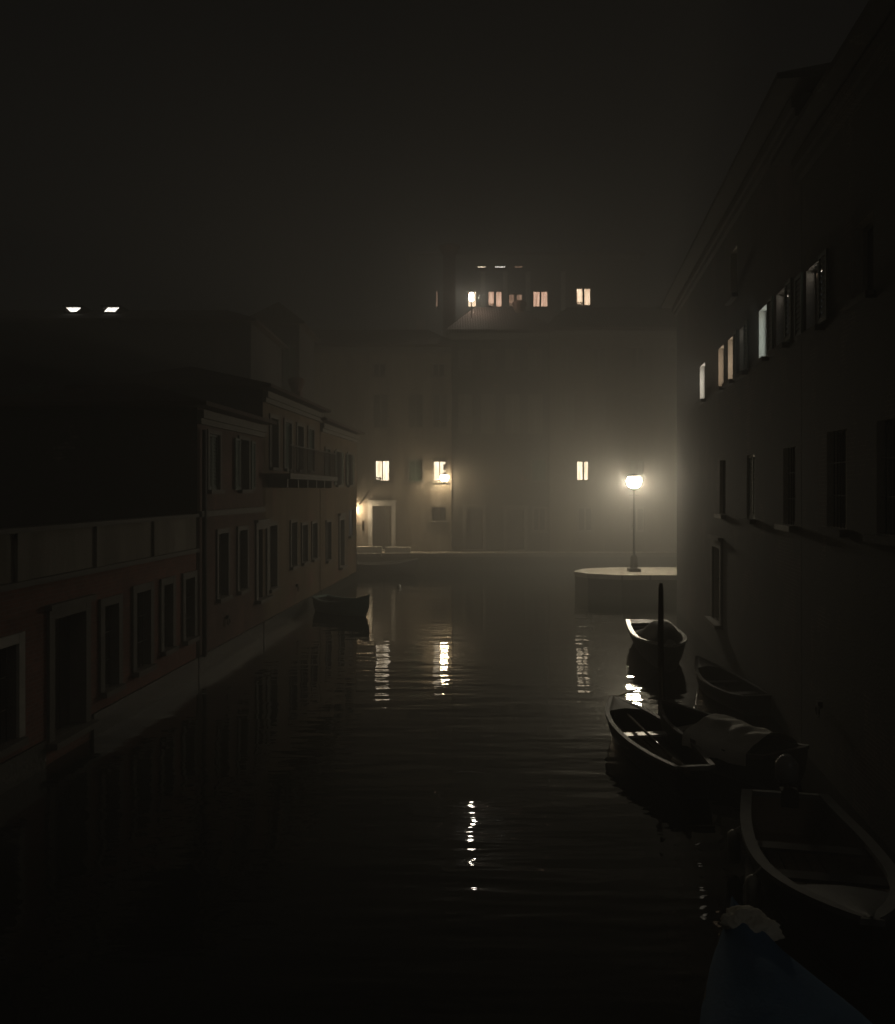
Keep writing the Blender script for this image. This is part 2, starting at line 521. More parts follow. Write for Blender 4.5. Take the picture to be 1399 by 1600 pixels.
    if o.get('pot'):
        s = MB(); rnd = random.Random(5)
        for k in range(26):
            cx_ = a + 0.04 + rnd.random() * o['w'] * 0.36; cz = c + rnd.random() * 0.2 + .02
            r_ = 0.02 + rnd.random() * .03; yy = T - .1 - rnd.random() * .05
            s.quad((cx_ - r_, yy, cz - r_), (cx_ + r_, yy + .01, cz - r_ * .6), (cx_ + r_ * .8, yy, cz + r_), (cx_ - r_, yy - .01, cz + r_ * .7))
        s.box(a + .1, a + .24, T - .14, T - .08, c, c + .1)
        s.build('potted_plant', 'shutter_green', win)

def chimney(root, x, y, z0, z1, w=0.5, name='chimney', flare=True):
    mb = MB()
    mb.box(x - w / 2, x + w / 2, y - w / 2, y + w / 2, z0, z1 - 0.6 if flare else z1)
    if flare:                               # the inverted cone head of a Venetian chimney
        n = 12; zs = [(z1 - .6, w * .45), (z1 - .2, w * .85), (z1 - .08, w * .85), (z1, w * .6)]
        mb.tube([(x, y, z) for z, r in zs], [r for z, r in zs], n)
    return mb.build(name, 'dark_plaster' if root.get('dk') else 'red_plaster', root)

def building(name, label, origin, rz, L, D, H, ops, wall='ochre_plaster', roof='hip', rise=1.2, over=0.35, T=0.22,
             group=None, cornice=True, cat='house', base=True, sidemat='dark_plaster', rev='dull_stone'):
    root = thing(name, label, cat, (origin[0], origin[1], 0), rz, group)
    mb = MB()
    opening_wall(mb, L, H, ops, T)
    mb.quad((0, 0, -.5), (0, D, -.5), (0, D, H), (0, 0, H), 2); mb.quad((L, 0, -.5), (L, D, -.5), (L, D, H), (L, 0, H), 2)  # side walls take a darker plaster, their shade put into the colour
    mb.quad((0, D, -.5), (L, D, -.5), (L, D, H), (0, D, H)); mb.quad((0, 0, H), (L, 0, H), (L, D, H), (0, D, H))
    mb.build('wall', [wall, rev, sidemat], root)
    if roof == 'hip':
        mb = MB(); e = over; z = H + 0.02; t = 0.10
        hr = min(D / 2 + e, L / 2 + e)
        a = [(-e, -e), (L + e, -e), (L + e, D + e), (-e, D + e)]
        if L >= D:
            r0, r1 = (-e + hr * .6, D / 2), (L + e - hr * .6, D / 2)
        else:
            r0, r1 = (L / 2, -e + hr), (L / 2, D + e - hr)
        zt = H + 0.02 + t + rise
        lo = [(x, y, z + t) for x, y in a]
        mb.poly([(x, y, z) for x, y in a][::-1])
        for i in range(4):
            x0, y0 = a[i]; x1, y1 = a[(i + 1) % 4]
            mb.quad((x0, y0, z), (x1, y1, z), (x1, y1, z + t), (x0, y0, z + t))
        R0, R1 = (*r0, zt), (*r1, zt)
        if L >= D:
            mb.quad(lo[0], lo[1], R1, R0); mb.poly([lo[1], lo[2], R1]); mb.quad(lo[2], lo[3], R0, R1); mb.poly([lo[3], lo[0], R0])
        else:
            mb.poly([lo[0], lo[1], R0]); mb.quad(lo[1], lo[2], R1, R0); mb.poly([lo[2], lo[3], R1]); mb.quad(lo[3], lo[0], R0, R1)
        mb.build('roof', 'roof_tile' if wall != 'palace_plaster' else 'dark_plaster', root)
    if cornice:
        mb = MB(); mb.box(-0.0, L, -0.16, -0.003, H - 0.24, H - 0.05); mb.box(0, L, -0.1, -0.004, H - 0.38, H - 0.243)
        mb.build('cornice', 'dull_stone' if wall != 'palace_plaster' else wall, root)
    if base:
        mb = MB()
        segs = []; cur = 0.0
        for o in sorted([o for o in ops if o['z'] < base_h(H)], key=lambda q: q['u']):
            segs.append((cur, o['u'] - 0.26)); cur = o['u'] + o['w'] + 0.26
        segs.append((cur, L))
        for s0, s1 in segs:
            if s1 > s0: mb.box(s0, s1, -0.05, -0.003, -0.5, base_h(H))
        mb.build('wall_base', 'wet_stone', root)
    for o in ops:
        add_opening(root, o, T)
    return root

def base_h(H): return 0.42

def W(u, z, w, h, **k):
    d = dict(u=u, z=z, w=w, h=h); d.update(k); return d

# left row, running along the canal, local x = away from the camera
LA = math.atan2(1, 0.073)
def left_pt(Y): return (-7.2 + 0.073 * Y, Y)
def lu(px, Y0):                             # wall coordinate of a photo column on the left row
    k = (px - 699.5) / F; Y = -7.2 / (k - 0.073); return (Y - Y0) / math.cos(math.atan(0.073)) * 1.0

Y0 = 5.0
ops = []
for (x0, x1, zb, zt, k) in ((-14, 26, 0.66, 2.05, 'w'), (82, 131, 0.35, 2.25, 'd'), (161, 183, 0.72, 2.22, 'w'), (211, 233, 0.8, 2.3, 'w'), (254, 268, 0.95, 2.3, 'w'), (288, 302, 0.95, 2.3, 'w')):
    a, b2 = lu(x0, Y0), lu(x1, Y0)
    if k == 'd': ops.append(W(a, zb, b2 - a, zt - zb, kind='door', fw=0.16))
    else: ops.append(W(a, zb, b2 - a, zt - zb, surround=0.15, bars=True, smt='stone' if x0 < 0 else 'dull_stone'))
ops.insert(0, W(2.2, .7, .9, 1.4, surround=.13, bars=True))
LB = (19.2 - Y0) / 0.99734
r = building('terraced_annex', 'low red brick annex on the left bank with a plastered terrace parapet on top', left_pt(Y0), LA, LB, 2.6, 2.86, ops, 'red_brick', roof=None, cornice=False, T=0.3)
mb = MB(); mb.box(0, LB, -0.09, 2.6, 2.864, 2.95); mb.build('string_course', 'dull_stone', r)
mb = MB(); mb.box(0, LB, -0.0, 0.16, 2.954, 3.66)
for i in range(int(LB / 2.35)):
    mb.box(0.1 + i * 2.35, 0.42 + i * 2.35, -0.05, -0.003, 2.954, 3.66)
mb.build('parapet', 'parapet_plaster', r)
mb = MB(); mb.box(-0.02, LB, -0.07, 0.22, 3.664, 3.74); mb.build('coping', 'dull_stone', r)

Y0 = 19.26
a0 = lambda px: lu(px, Y0)
L2 = (24.3 - Y0) / .99734
ops = [W(a0(340), 1.6, .7, 1.6, surround=.12), W(a0(372), 1.6, .7, 1.6, surround=.12), W(a0(402), 1.15, .85, 2.0, kind='door'),
       W(.7, 4.3, .75, 1.35, surround=.1, shut='closed', smat='shutter_green'), W(3.0, 4.3, .75, 1.35, surround=.1, shut='open')]
r = building('canal_house', 'dull red plastered house next to the terraced annex, dark green shutters', left_pt(Y0), LA, L2, 5.5, 6.2, ops, 'red_plaster', rise=.8, group='houses along the left bank')
mb = MB(); mb.box(0, L2, -0.12, -0.004, 3.66, 3.8); mb.build('string_course', 'dull_stone', r)
mb = MB(); mb.tube([(0.2, -0.1, 0.4), (0.2, -0.1, 5.7)], 0.06); mb.build('drainpipe', 'iron', r)

Y0 = 24.4
L3 = (31.8 - Y0) / .99734
ops = []
for k in range(4):
    ops.append(W(.75 + k * 1.6, 4.98, .8, 1.5, surround=.12, shut='closed' if k % 2 else None, smat='shutter_green'))
ops += [W(.6, 1.3, .8, 1.9, surround=.12), W(3.1, 1.75, .75, 1.45, surround=.1, bars=True), W(4.6, 1.75, .75, 1.3, surround=.1, bars=True), W(6.1, 1.75, .75, 1.3, surround=.1, bars=True)]
r = building('balcony_house', 'ochre plastered house on the left bank with a long stone balcony', left_pt(Y0), LA, L3, 5.5, 7.25, ops, 'ochre_plaster', rise=.8, group='houses along the left bank')
mb = MB(); mb.box(.3, L3 - .3, -0.75, -0.004, 4.62, 4.78)
for k in range(6):
    mb.box(.5 + k * 1.25, .62 + k * 1.25, -0.6, -0.004, 4.36, 4.617)
bal = mb.build('balcony', 'dull_stone', r)
mb = MB()
for k in range(44):
    x = .36 + k * (L3 - .72) / 43; mb.tube([(x, -.7, 4.78), (x, -.7, 5.62)], .012, 5)
mb.tube([(.34, -.7, 5.63), (L3 - .34, -.7, 5.63)], .025, 6)
mb.build('railing', 'iron', bal)

Y0 = 31.88
L4 = (39.5 - Y0) / .99734
ops = [W(.8, 4.5, .8, 1.4, surround=.1, shut='closed'), W(2.9, 4.5, .8, 1.4, surround=.1, shut='open'), W(5.4, 4.5, .8, 1.4, surround=.1, shut='open'),
       W(1.0, 1.5, .8, 1.5, surround=.1, bars=True), W(3.6, 1.0, .9, 2.0, kind='door'), W(5.7, 2.2, 1.0, 1.2, shut='closed', smat='shutter_blue')]
r = building('corner_house', 'brown plastered corner house at the far end of the left row with a flared chimney', left_pt(Y0), LA, L4, 6, 6.9, ops, 'ochre_plaster', rise=.9, group='houses along the left bank')
chimney(r, 2.6, 1.6, 7.0, 8.95, .42)
chimney(r, 5.6, 3.6, 7.0, 8.5, .36)

# tall dark hall behind the left row
HX0, HX1 = -24.0, -7.9
ops = []
for k in range(6):
    ops.append(W(1.5 + k * 2.6, 6.6, 1.0, 1.9, pane='dark_glass', shut='closed' if k % 3 else None))
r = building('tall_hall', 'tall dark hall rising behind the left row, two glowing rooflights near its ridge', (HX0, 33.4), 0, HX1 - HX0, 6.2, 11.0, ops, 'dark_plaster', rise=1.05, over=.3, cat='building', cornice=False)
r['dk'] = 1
for px in (121, 180):
    x = (px - 699.5) * 35.3 / F - HX0
    f = MB()
    zr = 11.78
    wd = .36
    f.box(x - wd, x + wd, 1.5, 2.2, zr - .5, zr - .02); f.box(x - wd - .05, x + wd + .05, 1.42, 2.3, zr + .17, zr + .24)
    f.box(x - wd, x - wd + .04, 1.5, 2.2, zr - .02, zr + .17); f.box(x + wd - .04, x + wd, 1.5, 2.2, zr - .02, zr + .17)
    rl = f.build('rooflight', 'dark_plaster', r)
    g = MB(); c0, c1 = (-.12, .12) if px < 150 else (-wd + .04, .14); g.quad((x + c0, 1.53, zr - .02), (x + c1, 1.53, zr - .02), (x + wd - .04, 1.56, zr + .17), (x + (-wd + .04 if px < 150 else -.16), 1.56, zr + .17)); g.build('pane', 'lit_white', rl)
chimney(r, 4.0, 2.2, 11.2, 13.0, .5); 
del r['dk']

TX0 = (386 - 699.5) * 40 / F; TX1 = (468 - 699.5) * 40 / F
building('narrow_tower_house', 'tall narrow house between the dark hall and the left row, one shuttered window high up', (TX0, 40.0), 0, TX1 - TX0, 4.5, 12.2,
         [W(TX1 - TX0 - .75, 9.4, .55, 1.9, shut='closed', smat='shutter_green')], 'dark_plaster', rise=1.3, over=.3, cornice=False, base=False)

# facing houses beyond the quay
FY = 46.0
def fx(px, Y=FY): return (px - 699.5) * Y / F
def fz(py, Y=FY): return CAMZ - (py - 765) * Y / F
X0 = -10.0; X1 = fx(706)
def up(px, x0): return fx(px) - x0
ops = [W(up(582, X0), .98, fx(612) - fx(582), 2.42, kind='door', fw=.22, smt='stone'),
       W(up(586, X0), fz(752), fx(609) - fx(586), fz(719) - fz(752), pane='lit_cream', mw=.022, pot=True, fmat='old_wood', surround=.07),
       W(up(677, X0), fz(752), fx(697.5) - fx(677), fz(720) - fz(752), pane='lit_cream', mw=.022, fmat='old_wood', surround=.07),
       W(up(674, X0), 2.55, .85, .8, bars=True),
       W(2.2, fz(752), .8, 1.15, surround=.07, shut='open'),
       W(up(639, X0), fz(752), .75, 1.15, shut='closed', surround=.07)]
for px in (583, 638, 676):
    ops.append(W(up(px, X0), 7.7, .85, 1.9, sill=False, shut='closed', smat='shutter_grey'))
for px in (583, 676):
    ops.append(W(up(px, X0), 10.6, .7, .7))
r = building('pale_plastered_house', 'pale plastered house on the far quay with two lit windows and a framed dark door', (X0, FY), 0, X1 - X0, 5, 12.2, ops, 'pale_plaster', rise=1.3, group='houses behind the far quay')
chimney(r, fx(712, 47.2) - X0 - .35, 1.3, 12.4, 18.2, .7)

X0b, X1b = X1 + .02, fx(858)
ops = [W(up(728, X0b), .98, .95, 2.25, kind='door', fw=.16), W(up(792, X0b), .98, 1.0, 2.2, kind='door', fw=.16),
       W(up(834, X0b), 2.0, .7, 1.3, surround=.08, bars=True), W(up(832, X0b), 4.8, .75, 1.15, shut='closed', surround=.07)]
for px in (716, 752, 790, 826):
    ops.append(W(up(px, X0b), 7.4, .8, 2.2, sill=False, shut='closed', smat='shutter_grey'))
    ops.append(W(up(px, X0b), 10.9, .8, 1.2, sill=False, shut='closed', smat='shutter_grey'))
r = building('grey_plastered_house', 'grey plastered middle house on the far quay with two dark doors', (X0b, FY + .12), 0, X1b - X0b, 5, 13.0, ops, 'grey_plaster', rise=1.85, group='houses behind the far quay')
chimney(r, 3.9, 2, 13.2, 15.2, .5)

X0c, X1c = X1b + .02, 16.0
ops = [W(up(901.5, X0c), fz(751), fx(921) - fx(901.5), fz(720) - fz(751), pane='lit_cream', mw=.05, mshift=.05, fmat='old_wood', surround=.07),
       W(up(904, X0c), 2.0, .8, 1.3, surround=.08, bars=True),
       W(up(985, X0c), 4.8, .75, 1.15, shut='closed', surround=.07), W(up(985, X0c), 2.0, .8, 1.3, surround=.08, bars=True)]
for px in (875, 925, 985, 1035):
    ops.append(W(up(px, X0c), 7.6, .8, 2.0, sill=False, shut='closed', smat='shutter_grey'))
    ops.append(W(up(px, X0c), 10.9, .8, 1.3, sill=False, shut='closed', smat='shutter_grey'))
r = building('cream_house', 'cream house behind the street lamp with one lit window on the far quay', (X0c, FY), 0, X1c - X0c, 5, 13.1, ops, 'cream_plaster', rise=1.7, group='houses behind the far quay')
mb = MB(); mb.box(0, X1c - X0c, -0.06, -0.004, 4.1, 4.22); mb.build('string_course', 'cream_plaster', r)

# taller house behind with the lit top floor
TY = 58.0
X0t = fx(640, TY)
def tu(px): return fx(px, TY) - X0t
zb, zt = fz(479, TY), fz(454, TY)
ops = [W(tu(731), zb, fx(745, TY) - fx(731, TY), zt - zb, pane='lit_warm', mull=False, sill=False, fmat='old_wood'),
       W(tu(763), zb, fx(785, TY) - fx(763, TY), zt - zb, pane='lit_pink', mw=.09, sill=False, fmat='old_wood', pot=True),
       W(tu(795), zb, fx(817, TY) - fx(795, TY), zt - zb - .2, pane='lit_dusk', mw=.1, sill=False, fmat='old_wood', pot=True),
       W(tu(833), zb, fx(857, TY) - fx(833, TY), zt - zb, pane='lit_pink', mw=.06, sill=False, fmat='old_wood'),
       W(tu(901), zb + .1, fx(924, TY) - fx(901, TY), zt - zb + .1, pane='lit_warm', mw=.07, sill=False, fmat='old_wood', pot=True),
       W(tu(681), zb, .17, zt - zb, pane='lit_dusk', mull=False, sill=False, fmat='old_wood')]
zz = fz(418, TY)
for px0, px1, pn in ((746, 760, 'lit_cream'), (773, 791, 'lit_white'), (804, 818, 'lit_dusk')):
    ops.append(W(tu(px0), zz, fx(px1, TY) - fx(px0, TY), .17, pane=pn, mull=False, sill=False, fmat='iron'))
r = building('tall_rear_house', 'tall house rising behind the far quay, its top floor windows lit', (X0t, TY), 0, fx(1000, TY) - X0t, 7, fz(398, TY), ops, 'grey_plaster', rise=.8, cat='house')
for px in (755, 789.5, 825, 880):
    mb = MB(); x = tu(px); mb.box(x - .16, x + .16, -.14, -.004, zb - .3, fz(425, TY)); mb.build('pilaster', 'stone', r)

# right bank
RA = math.atan2(-1, -0.1465)
RC = math.sqrt(1 + 0.1465 ** 2)
S = 0.90                                    # the right wall stands this much nearer than a first sight-line fit
def right_pt(Y): return (4.266 * S + 0.1465 * Y, Y)
def rz_(z): return CAMZ + (z - CAMZ) * S
YR = 33.05 * S
def ru(Y, y0=YR): return (y0 - Y) * RC
ops = []
for px, wdt, pane, ceil in ((1102, .95, 'lit_white', None), (1131, .72, 'lit_peach', None), (1147.5, .76, 'lit_peach', None),
                            (1167, .76, 'lit_dim', .08), (1200, .76, 'lit_teal', .10), (1232, .85, 'lit_blue_dim', .08)):
    Y = 4.266 * S / ((px - 699.5) / F - .1465)
    u = ru(Y)
    ops.append(W(u - wdt, rz_(7.16), wdt, 1.15 * S, pane=pane, ceil=ceil, mull=False, sill=True, sm='palace_plaster', shut='open' if px in (1232, 1167) else None, surround=None, fmat='old_wood'))
for Y in (23.6, 20.0, 16.6):
    ops.append(W(ru(Y * S), rz_(3.62), .8, 1.35, sm='stone' if Y in (23.6, 16.6) else 'palace_plaster', smt='palace_plaster', shut='closed' if Y in (30.5, 20.0) else None, bars=Y != 20.0))
for Y in (22.0,):
    ops.append(W(ru(Y * S), rz_(9.3), .75, 1.1, sm='palace_plaster'))
ops.append(W(ru(24.6 * S), .9, 1.1, 1.9, kind='door'))
YN = 15.3 * S
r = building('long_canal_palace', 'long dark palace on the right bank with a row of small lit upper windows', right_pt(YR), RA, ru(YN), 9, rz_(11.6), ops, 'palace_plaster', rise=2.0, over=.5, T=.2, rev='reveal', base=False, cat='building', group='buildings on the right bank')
ops = []
Y = 4.266 * S / ((1285 - 699.5) / F - .1465)
y1 = YN - .02
ops.append(W(ru(Y, y1) - .86, rz_(7.08), .86, 1.15 * S, pane='lit_blue_dim', ceil=.085, mull=False, sm='palace_plaster', shut='open', fmat='old_wood'))
ops += [W(ru(11.3, y1), rz_(7.08), .8, 1.03, sm='palace_plaster', mull=False), W(ru(12.4, y1), 3.75, .9, 1.4, sm='palace_plaster', bars=True), W(ru(10.4, y1), 3.75, .9, 1.4, sm='palace_plaster', bars=True)]
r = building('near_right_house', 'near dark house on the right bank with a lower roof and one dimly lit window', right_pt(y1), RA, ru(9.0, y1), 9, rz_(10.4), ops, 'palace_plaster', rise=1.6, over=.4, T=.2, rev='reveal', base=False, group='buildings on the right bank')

# ------------------------------------------------------------------ lamps
def lantern(root, x, y, z, glow, s=1.0):
    """six-sided tapered lantern, glass centre at z"""
    n = 6
    zs = [z - .24 * s, z + .18 * s]
    rs = [.11 * s, .19 * s]
    g = MB(); g.tube([(x, y, zs[0]), (x, y, zs[1])], rs, n)
    g.build('lamp_glass', glow, root)
    f = MB()
    for k in range(n):
        t = 2 * math.pi * k / n
        d = Vector((0, 0, 1)); a = Vector((math.cos(t), math.sin(t), 0))
        up_ = Vector((1, 0, 0)); aa = d.cross(up_).normalized(); bb = d.cross(aa)
        v0 = (aa * math.cos(t) + bb * math.sin(t))
        f.tube([Vector((x, y, zs[0])) + v0 * (rs[0] + .008), Vector((x, y, zs[1])) + v0 * (rs[1] + .008)], .008, 4)
    f.tube([(x, y, zs[0] - .05 * s), (x, y, zs[0] - .004)], [.04 * s, .12 * s], 8)
    f.build('lantern_frame', 'iron', root)
    c = MB(); c.tube([(x, y, zs[1] + .006), (x, y, zs[1] + .06 * s), (x, y, zs[1] + .2 * s), (x, y, zs[1] + .3 * s)], [.24 * s, .22 * s, .06 * s, .02 * s], 12)
    c.build('lamp_cap', 'iron', root)

def globe(root, x, y, z, glow, r_):
    n = 10
    g = MB(); g.tube([(x, y, z + r_ * math.cos(math.pi * k / n)) for k in range(n, -1, -1)], [max(.02, r_ * math.sin(math.pi * k / n)) for k in range(n, -1, -1)], 16)
    g.build('lamp_glass', glow, root, smooth=True)
    c = MB(); c.tube([(x, y, z + r_ * .66), (x, y, z + r_ * .72), (x, y, z + r_ * .95), (x, y, z + r_ * 1.1), (x, y, z + r_ * 1.3)], [r_ * 1.0, r_ * .98, r_ * .6, r_ * .25, r_ * .08], 16); c.build('lamp_cap', 'iron', root)
    c = MB(); c.tube([(x, y, z - r_ - .1), (x, y, z - r_ - .02), (x, y, z - r_ + .03)], [.04, r_ * .3, r_ * .45], 12); c.build('lamp_holder', 'iron', root)

LX, LY = (990 - 699.5) * 35 / F, 34.9
r = thing('street_lamp', 'lit street lamp on a post with a stepped base, on the stone platform at right', 'street lamp', (LX, LY, .86))
mb = MB(); mb.box(-.24, .24, -.24, .24, 0, .14); mb.tube([(0, 0, .14), (0, 0, .2), (0, 0, .62), (0, 0, .7)], [.19, .16, .14, .09], 12); mb.build('base', 'iron', r)
mb = MB(); mb.tube([(0, 0, .7), (0, 0, 2.0), (0, 0, 3.42)], [.055, .045, .035], 10); mb.tube([(0, 0, 1.9), (0, 0, 1.95), (0, 0, 2.0)], [.05, .075, .05], 10)
mb.tube([(-.22, 0, 3.2), (.22, 0, 3.2)], .014, 6); mb.build('post', 'iron', r)
globe(r, 0, 0, 3.78, 'lamp_glow', .30)

def wall_lamp(label, x, z, glow, s, out=.62):
    r = thing('wall_lantern', label, 'wall lamp', (x, FY - out, z - .35))
    globe(r, 0, 0, .35, glow, s)
    b = MB(); b.tube([(0, out - .02, .95), (0, out * .5, 1.0), (0, 0, .9), (0, 0, .35 + s + .1)], .016, 6); b.box(-.06, .06, out - .03, out - .003, .8, 1.1)
    b.tube([(0, out - .03, .6), (0, out * .56, .85), (0, out * .25, .97)], .012, 6)
    b.build('bracket', 'iron', r)
    return r
wall_lamp('small bright wall lantern just below the second lit window of the pale house', fx(694.5, 45.4), fz(746.5, 45.4), 'wall_lamp_glow', .23)
wall_lamp('wall lantern lighting the pale house front, mostly hidden behind the left row', -5.14, 3.25, 'hidden_lamp_glow', .1, .32)

RX, RY, RZ = fx(737, 47.2), 47.2, fz(464, 47.2)
r = thing('roof_lamp', 'bright lamp on a short pole on the roof of the grey middle house', 'roof lamp', (RX, RY, RZ))
mb = MB(); mb.tube([(0, 0, -1.45), (0, 0, -.24)], .03, 8); mb.build('pole', 'iron', r)
mb = MB(); mb.tube([(0, 0, -.22), (0, 0, -.15), (0, 0, .16), (0, 0, .22)], [.07, .12, .12, .07], 10); mb.build('lamp_glass', 'lit_hot', r)
mb = MB(); mb.tube([(0, 0, .225), (0, 0, .27), (0, 0, .36)], [.17, .15, .04], 10); mb.build('lamp_cap', 'iron', r)

# stone blocks along the far quay
tag((lambda m_: (m_.box(fx(556, 44.8), fx(597, 44.8), 44.7, 45.05, .905, 1.23), m_.build('stone_block', 'stone'))[1])(MB()), 'pale stone block left of the gap before the dark door', 'stone block', 'stone blocks on the quay')
tag((lambda m_: (m_.box(fx(602, 44.8), fx(642, 44.8), 44.7, 45.05, .905, 1.2), m_.build('stone_block', 'stone'))[1])(MB()), 'pale stone block right of the gap before the dark door', 'stone block', 'stone blocks on the quay')

# small hanging sign on a rod off the corner house
cxs, cys = left_pt(39.6)
r = thing('hanging_sign', 'small dark sign hanging from a thin rod at the corner of the left row', 'sign', (cxs, 39.35, 0))
mb = MB(); mb.tube([(-.03, 0, fz(821, 39.4)), (fx(570, 39.4) - cxs, 0, fz(821, 39.4))], .014, 6); mb.build('rod', 'iron', r)
mb = MB(); x = fx(568, 39.4) - cxs; mb.box(x - .05, x + .05, -.02, .02, fz(829, 39.4), fz(814, 39.4) ); mb.build('sign_board', 'iron', r)

# dark slat put in place of a lamp bracket's diagonal shadow
r = thing('bracket_shadow', 'small dark sloping slat standing in for a bracket shadow at the lit house corner', 'shadow_slat', (fx(569, 45.6), 45.6, 0))
mb = MB(); a = Vector((-.24, 0, fz(788, 45.6))); b2 = Vector((.24, 0, fz(768, 45.6))); mb.tube([a, b2], .06, 4); mb.tube([b2, b2 + Vector((0, .39, .1))], .02, 5)
mb.tube([a, a + Vector((0, .39, .1))], .02, 5)
mb.build('shadow_bar', 'old_wood', r)

def along(Yv, off, z, side):
    if side == 'L':
        x, y = left_pt(Yv); return (x + off, y, z)
    x, y = right_pt(Yv); return (x - off, y, z)
for i, (Yv, side, lab) in enumerate(((12.6, 'R', 'iron mooring ring on the right wall beside the green covered boat'), (21.2, 'L', 'iron mooring ring on the dull red house wall'), (28.2, 'L', 'iron mooring ring on the balcony house wall near the dinghy'))):
    o = thing('mooring_ring', lab, 'mooring ring', along(Yv, .06, .95, side), LA if side == 'L' else RA, 'mooring rings')
    mb = MB(); mb.tube([(.09 * math.cos(t * math.pi / 8), -.02, .09 * math.sin(t * math.pi / 8)) for t in range(17)], .014, 6, caps=False); mb.build('ring', 'iron', o)
    mb = MB(); mb.box(-.05, .05, -.03, .04, .05, .15); mb.build('plate', 'iron', o)

# ------------------------------------------------------------------ boats
def boat(name, label, loc, heading, L, B, D, transom=.7, rise=.25, hull='hull_black', gun='worn_white', inner=None, deck=None, deckmat='deck_grey',
         thwarts=(.3, .6), thwmat='worn_white', cover=None, group='boats moored in the canal', fl=.06, gw=.05, p=2.2, tilt=0.0, sterndeck=None, cwid=1.05):
    r = thing(name, label, 'boat', (loc[0], loc[1], 0), R(heading), group)
    r.rotation_euler = (R(tilt), 0, R(heading))
    N, J = 22, 8
    def bt(t):
        if t < .45: return B / 2 * (transom + (1 - transom) * math.sin(math.pi / 2 * t / .45))
        return B / 2 * max(0.0, 1 - ((t - .45) / .55) ** p)
    def st(t): return D + rise * max(0, (t - .35) / .65) ** 2 + rise * .25 * max(0, (.25 - t) / .25) ** 2
    def kt(t): return -.16 + (D * .75 + .16) * max(0, (t - .82) / .18) ** 2
    def xt(t): return -L / 2 + L * t
    def ring(t, off):
        b_ = max(bt(t) - off, .004); s_, k_ = st(t), kt(t) + off
        out = []
        for j in range(J + 1):
            a = math.pi / 2 * j / J
            y = b_ * math.sin(a) ** .8 * (1 - .12 * (1 - j / J)); z = k_ + (s_ - k_) * (1 - math.cos(a)) ** .9
            out.append((y, z))
        return out
    mb = MB()
    for off, mi in ((0, 0), (.035, 1)):
        rows = []
        for i in range(N + 1):
            t = i / N
            pr = ring(t, off)
            if off: pr = [(y, max(z, fl)) for y, z in pr]
            rows.append([(xt(t) + (off if i == 0 else -off if i == N else 0), y * sg, z) for sg, seq in ((-1, pr[::-1]), (1, pr[1:])) for y, z in seq])
        for i in range(N):
            for j in range(len(rows[0]) - 1):
                mb.quad(rows[i][j], rows[i + 1][j], rows[i + 1][j + 1], rows[i][j + 1], mi)
        mb.poly(rows[0], mi)
    mb.build('hull', [hull, inner or hull], r, smooth=True)
    g = MB()
    for sg in (-1, 1):
        prev = None
        for i in range(N + 1):
            t = i / N; x = xt(t); y = bt(t) * sg; z = st(t)
            cur = [(x, y + .025 * sg, z - .02), (x, y + .025 * sg, z + .035), (x, y - gw * sg, z + .035), (x, y - gw * sg, z - .02)]
            if prev:
                for k in range(4): g.quad(prev[k], cur[k], cur[(k + 1) % 4], prev[(k + 1) % 4])
            else: g.poly(cur)
            prev = cur
        g.poly(prev)
    g.box(xt(0) - .02, xt(0) + .05, -bt(0) + gw, bt(0) - gw, st(0) - .03, st(0) + .03)
    g.build('gunwale', gun, r)
    def surf(name_, t0, t1, mat, crown, z_off=.012, n=12, m_=8, wid=1.0, wrinkle=0, seed=0, sag=None):
        s = MB(); P = []
        for i in range(n + 1):
            t = t0 + (t1 - t0) * i / n; row = []
            for j in range(m_ + 1):
                q = -1 + 2 * j / m_
                y = bt(t) * wid * q; hump = crown(t) if callable(crown) else crown
                z = st(t) + z_off + hump * (1 - abs(q) ** 1.7)
                if wrinkle:
                    z += wrinkle * mnoise.noise(Vector((t * 9 + seed, q * 3, seed)))
                    y *= 1 + .05 * mnoise.noise(Vector((t * 14, q, seed + 4)))
                row.append((xt(t), y, z))
            P.append(row)
        for i in range(n):
            for j in range(m_):
                s.quad(P[i][j], P[i + 1][j], P[i + 1][j + 1], P[i][j + 1])
        if wid > 1:
            for i in range(n):
                for j in (0, m_):
                    a_, b_ = P[i][j], P[i + 1][j]
                    s.quad(a_, b_, (b_[0], b_[1] * 1.01, b_[2] - .18), (a_[0], a_[1] * 1.01, a_[2] - .18))
        return s.build(name_, mat, r, smooth=True)
    if deck: surf('foredeck', deck, .99, deckmat, .04, wid=.94)
    if sterndeck: surf('stern_deck', 0.01, sterndeck, deckmat, .02, wid=.94)
    for t in thwarts:
        s = MB(); s.box(xt(t) - .09, xt(t) + .09, -bt(t) + .04, bt(t) - .04, st(t) - .1, st(t) - .065); s.build('thwart', thwmat, r)
    if not cover or cover[1] - cover[0] < .6:
        s = MB()
        for k in range(5):
            y0_ = -B * .26 + k * B * .105; s.box(xt(.12), xt(.72), y0_, y0_ + B * .09, fl + .004, fl + .03)
        s.build('floorboards', 'hull_brown', r)
    if cover: surf('boat_cover', cover[0], cover[1], cover[2], cover[3], .045, 26, 14, cwid, cover[4], cover[5] if len(cover) > 5 else 0)
    return r, xt, bt, st

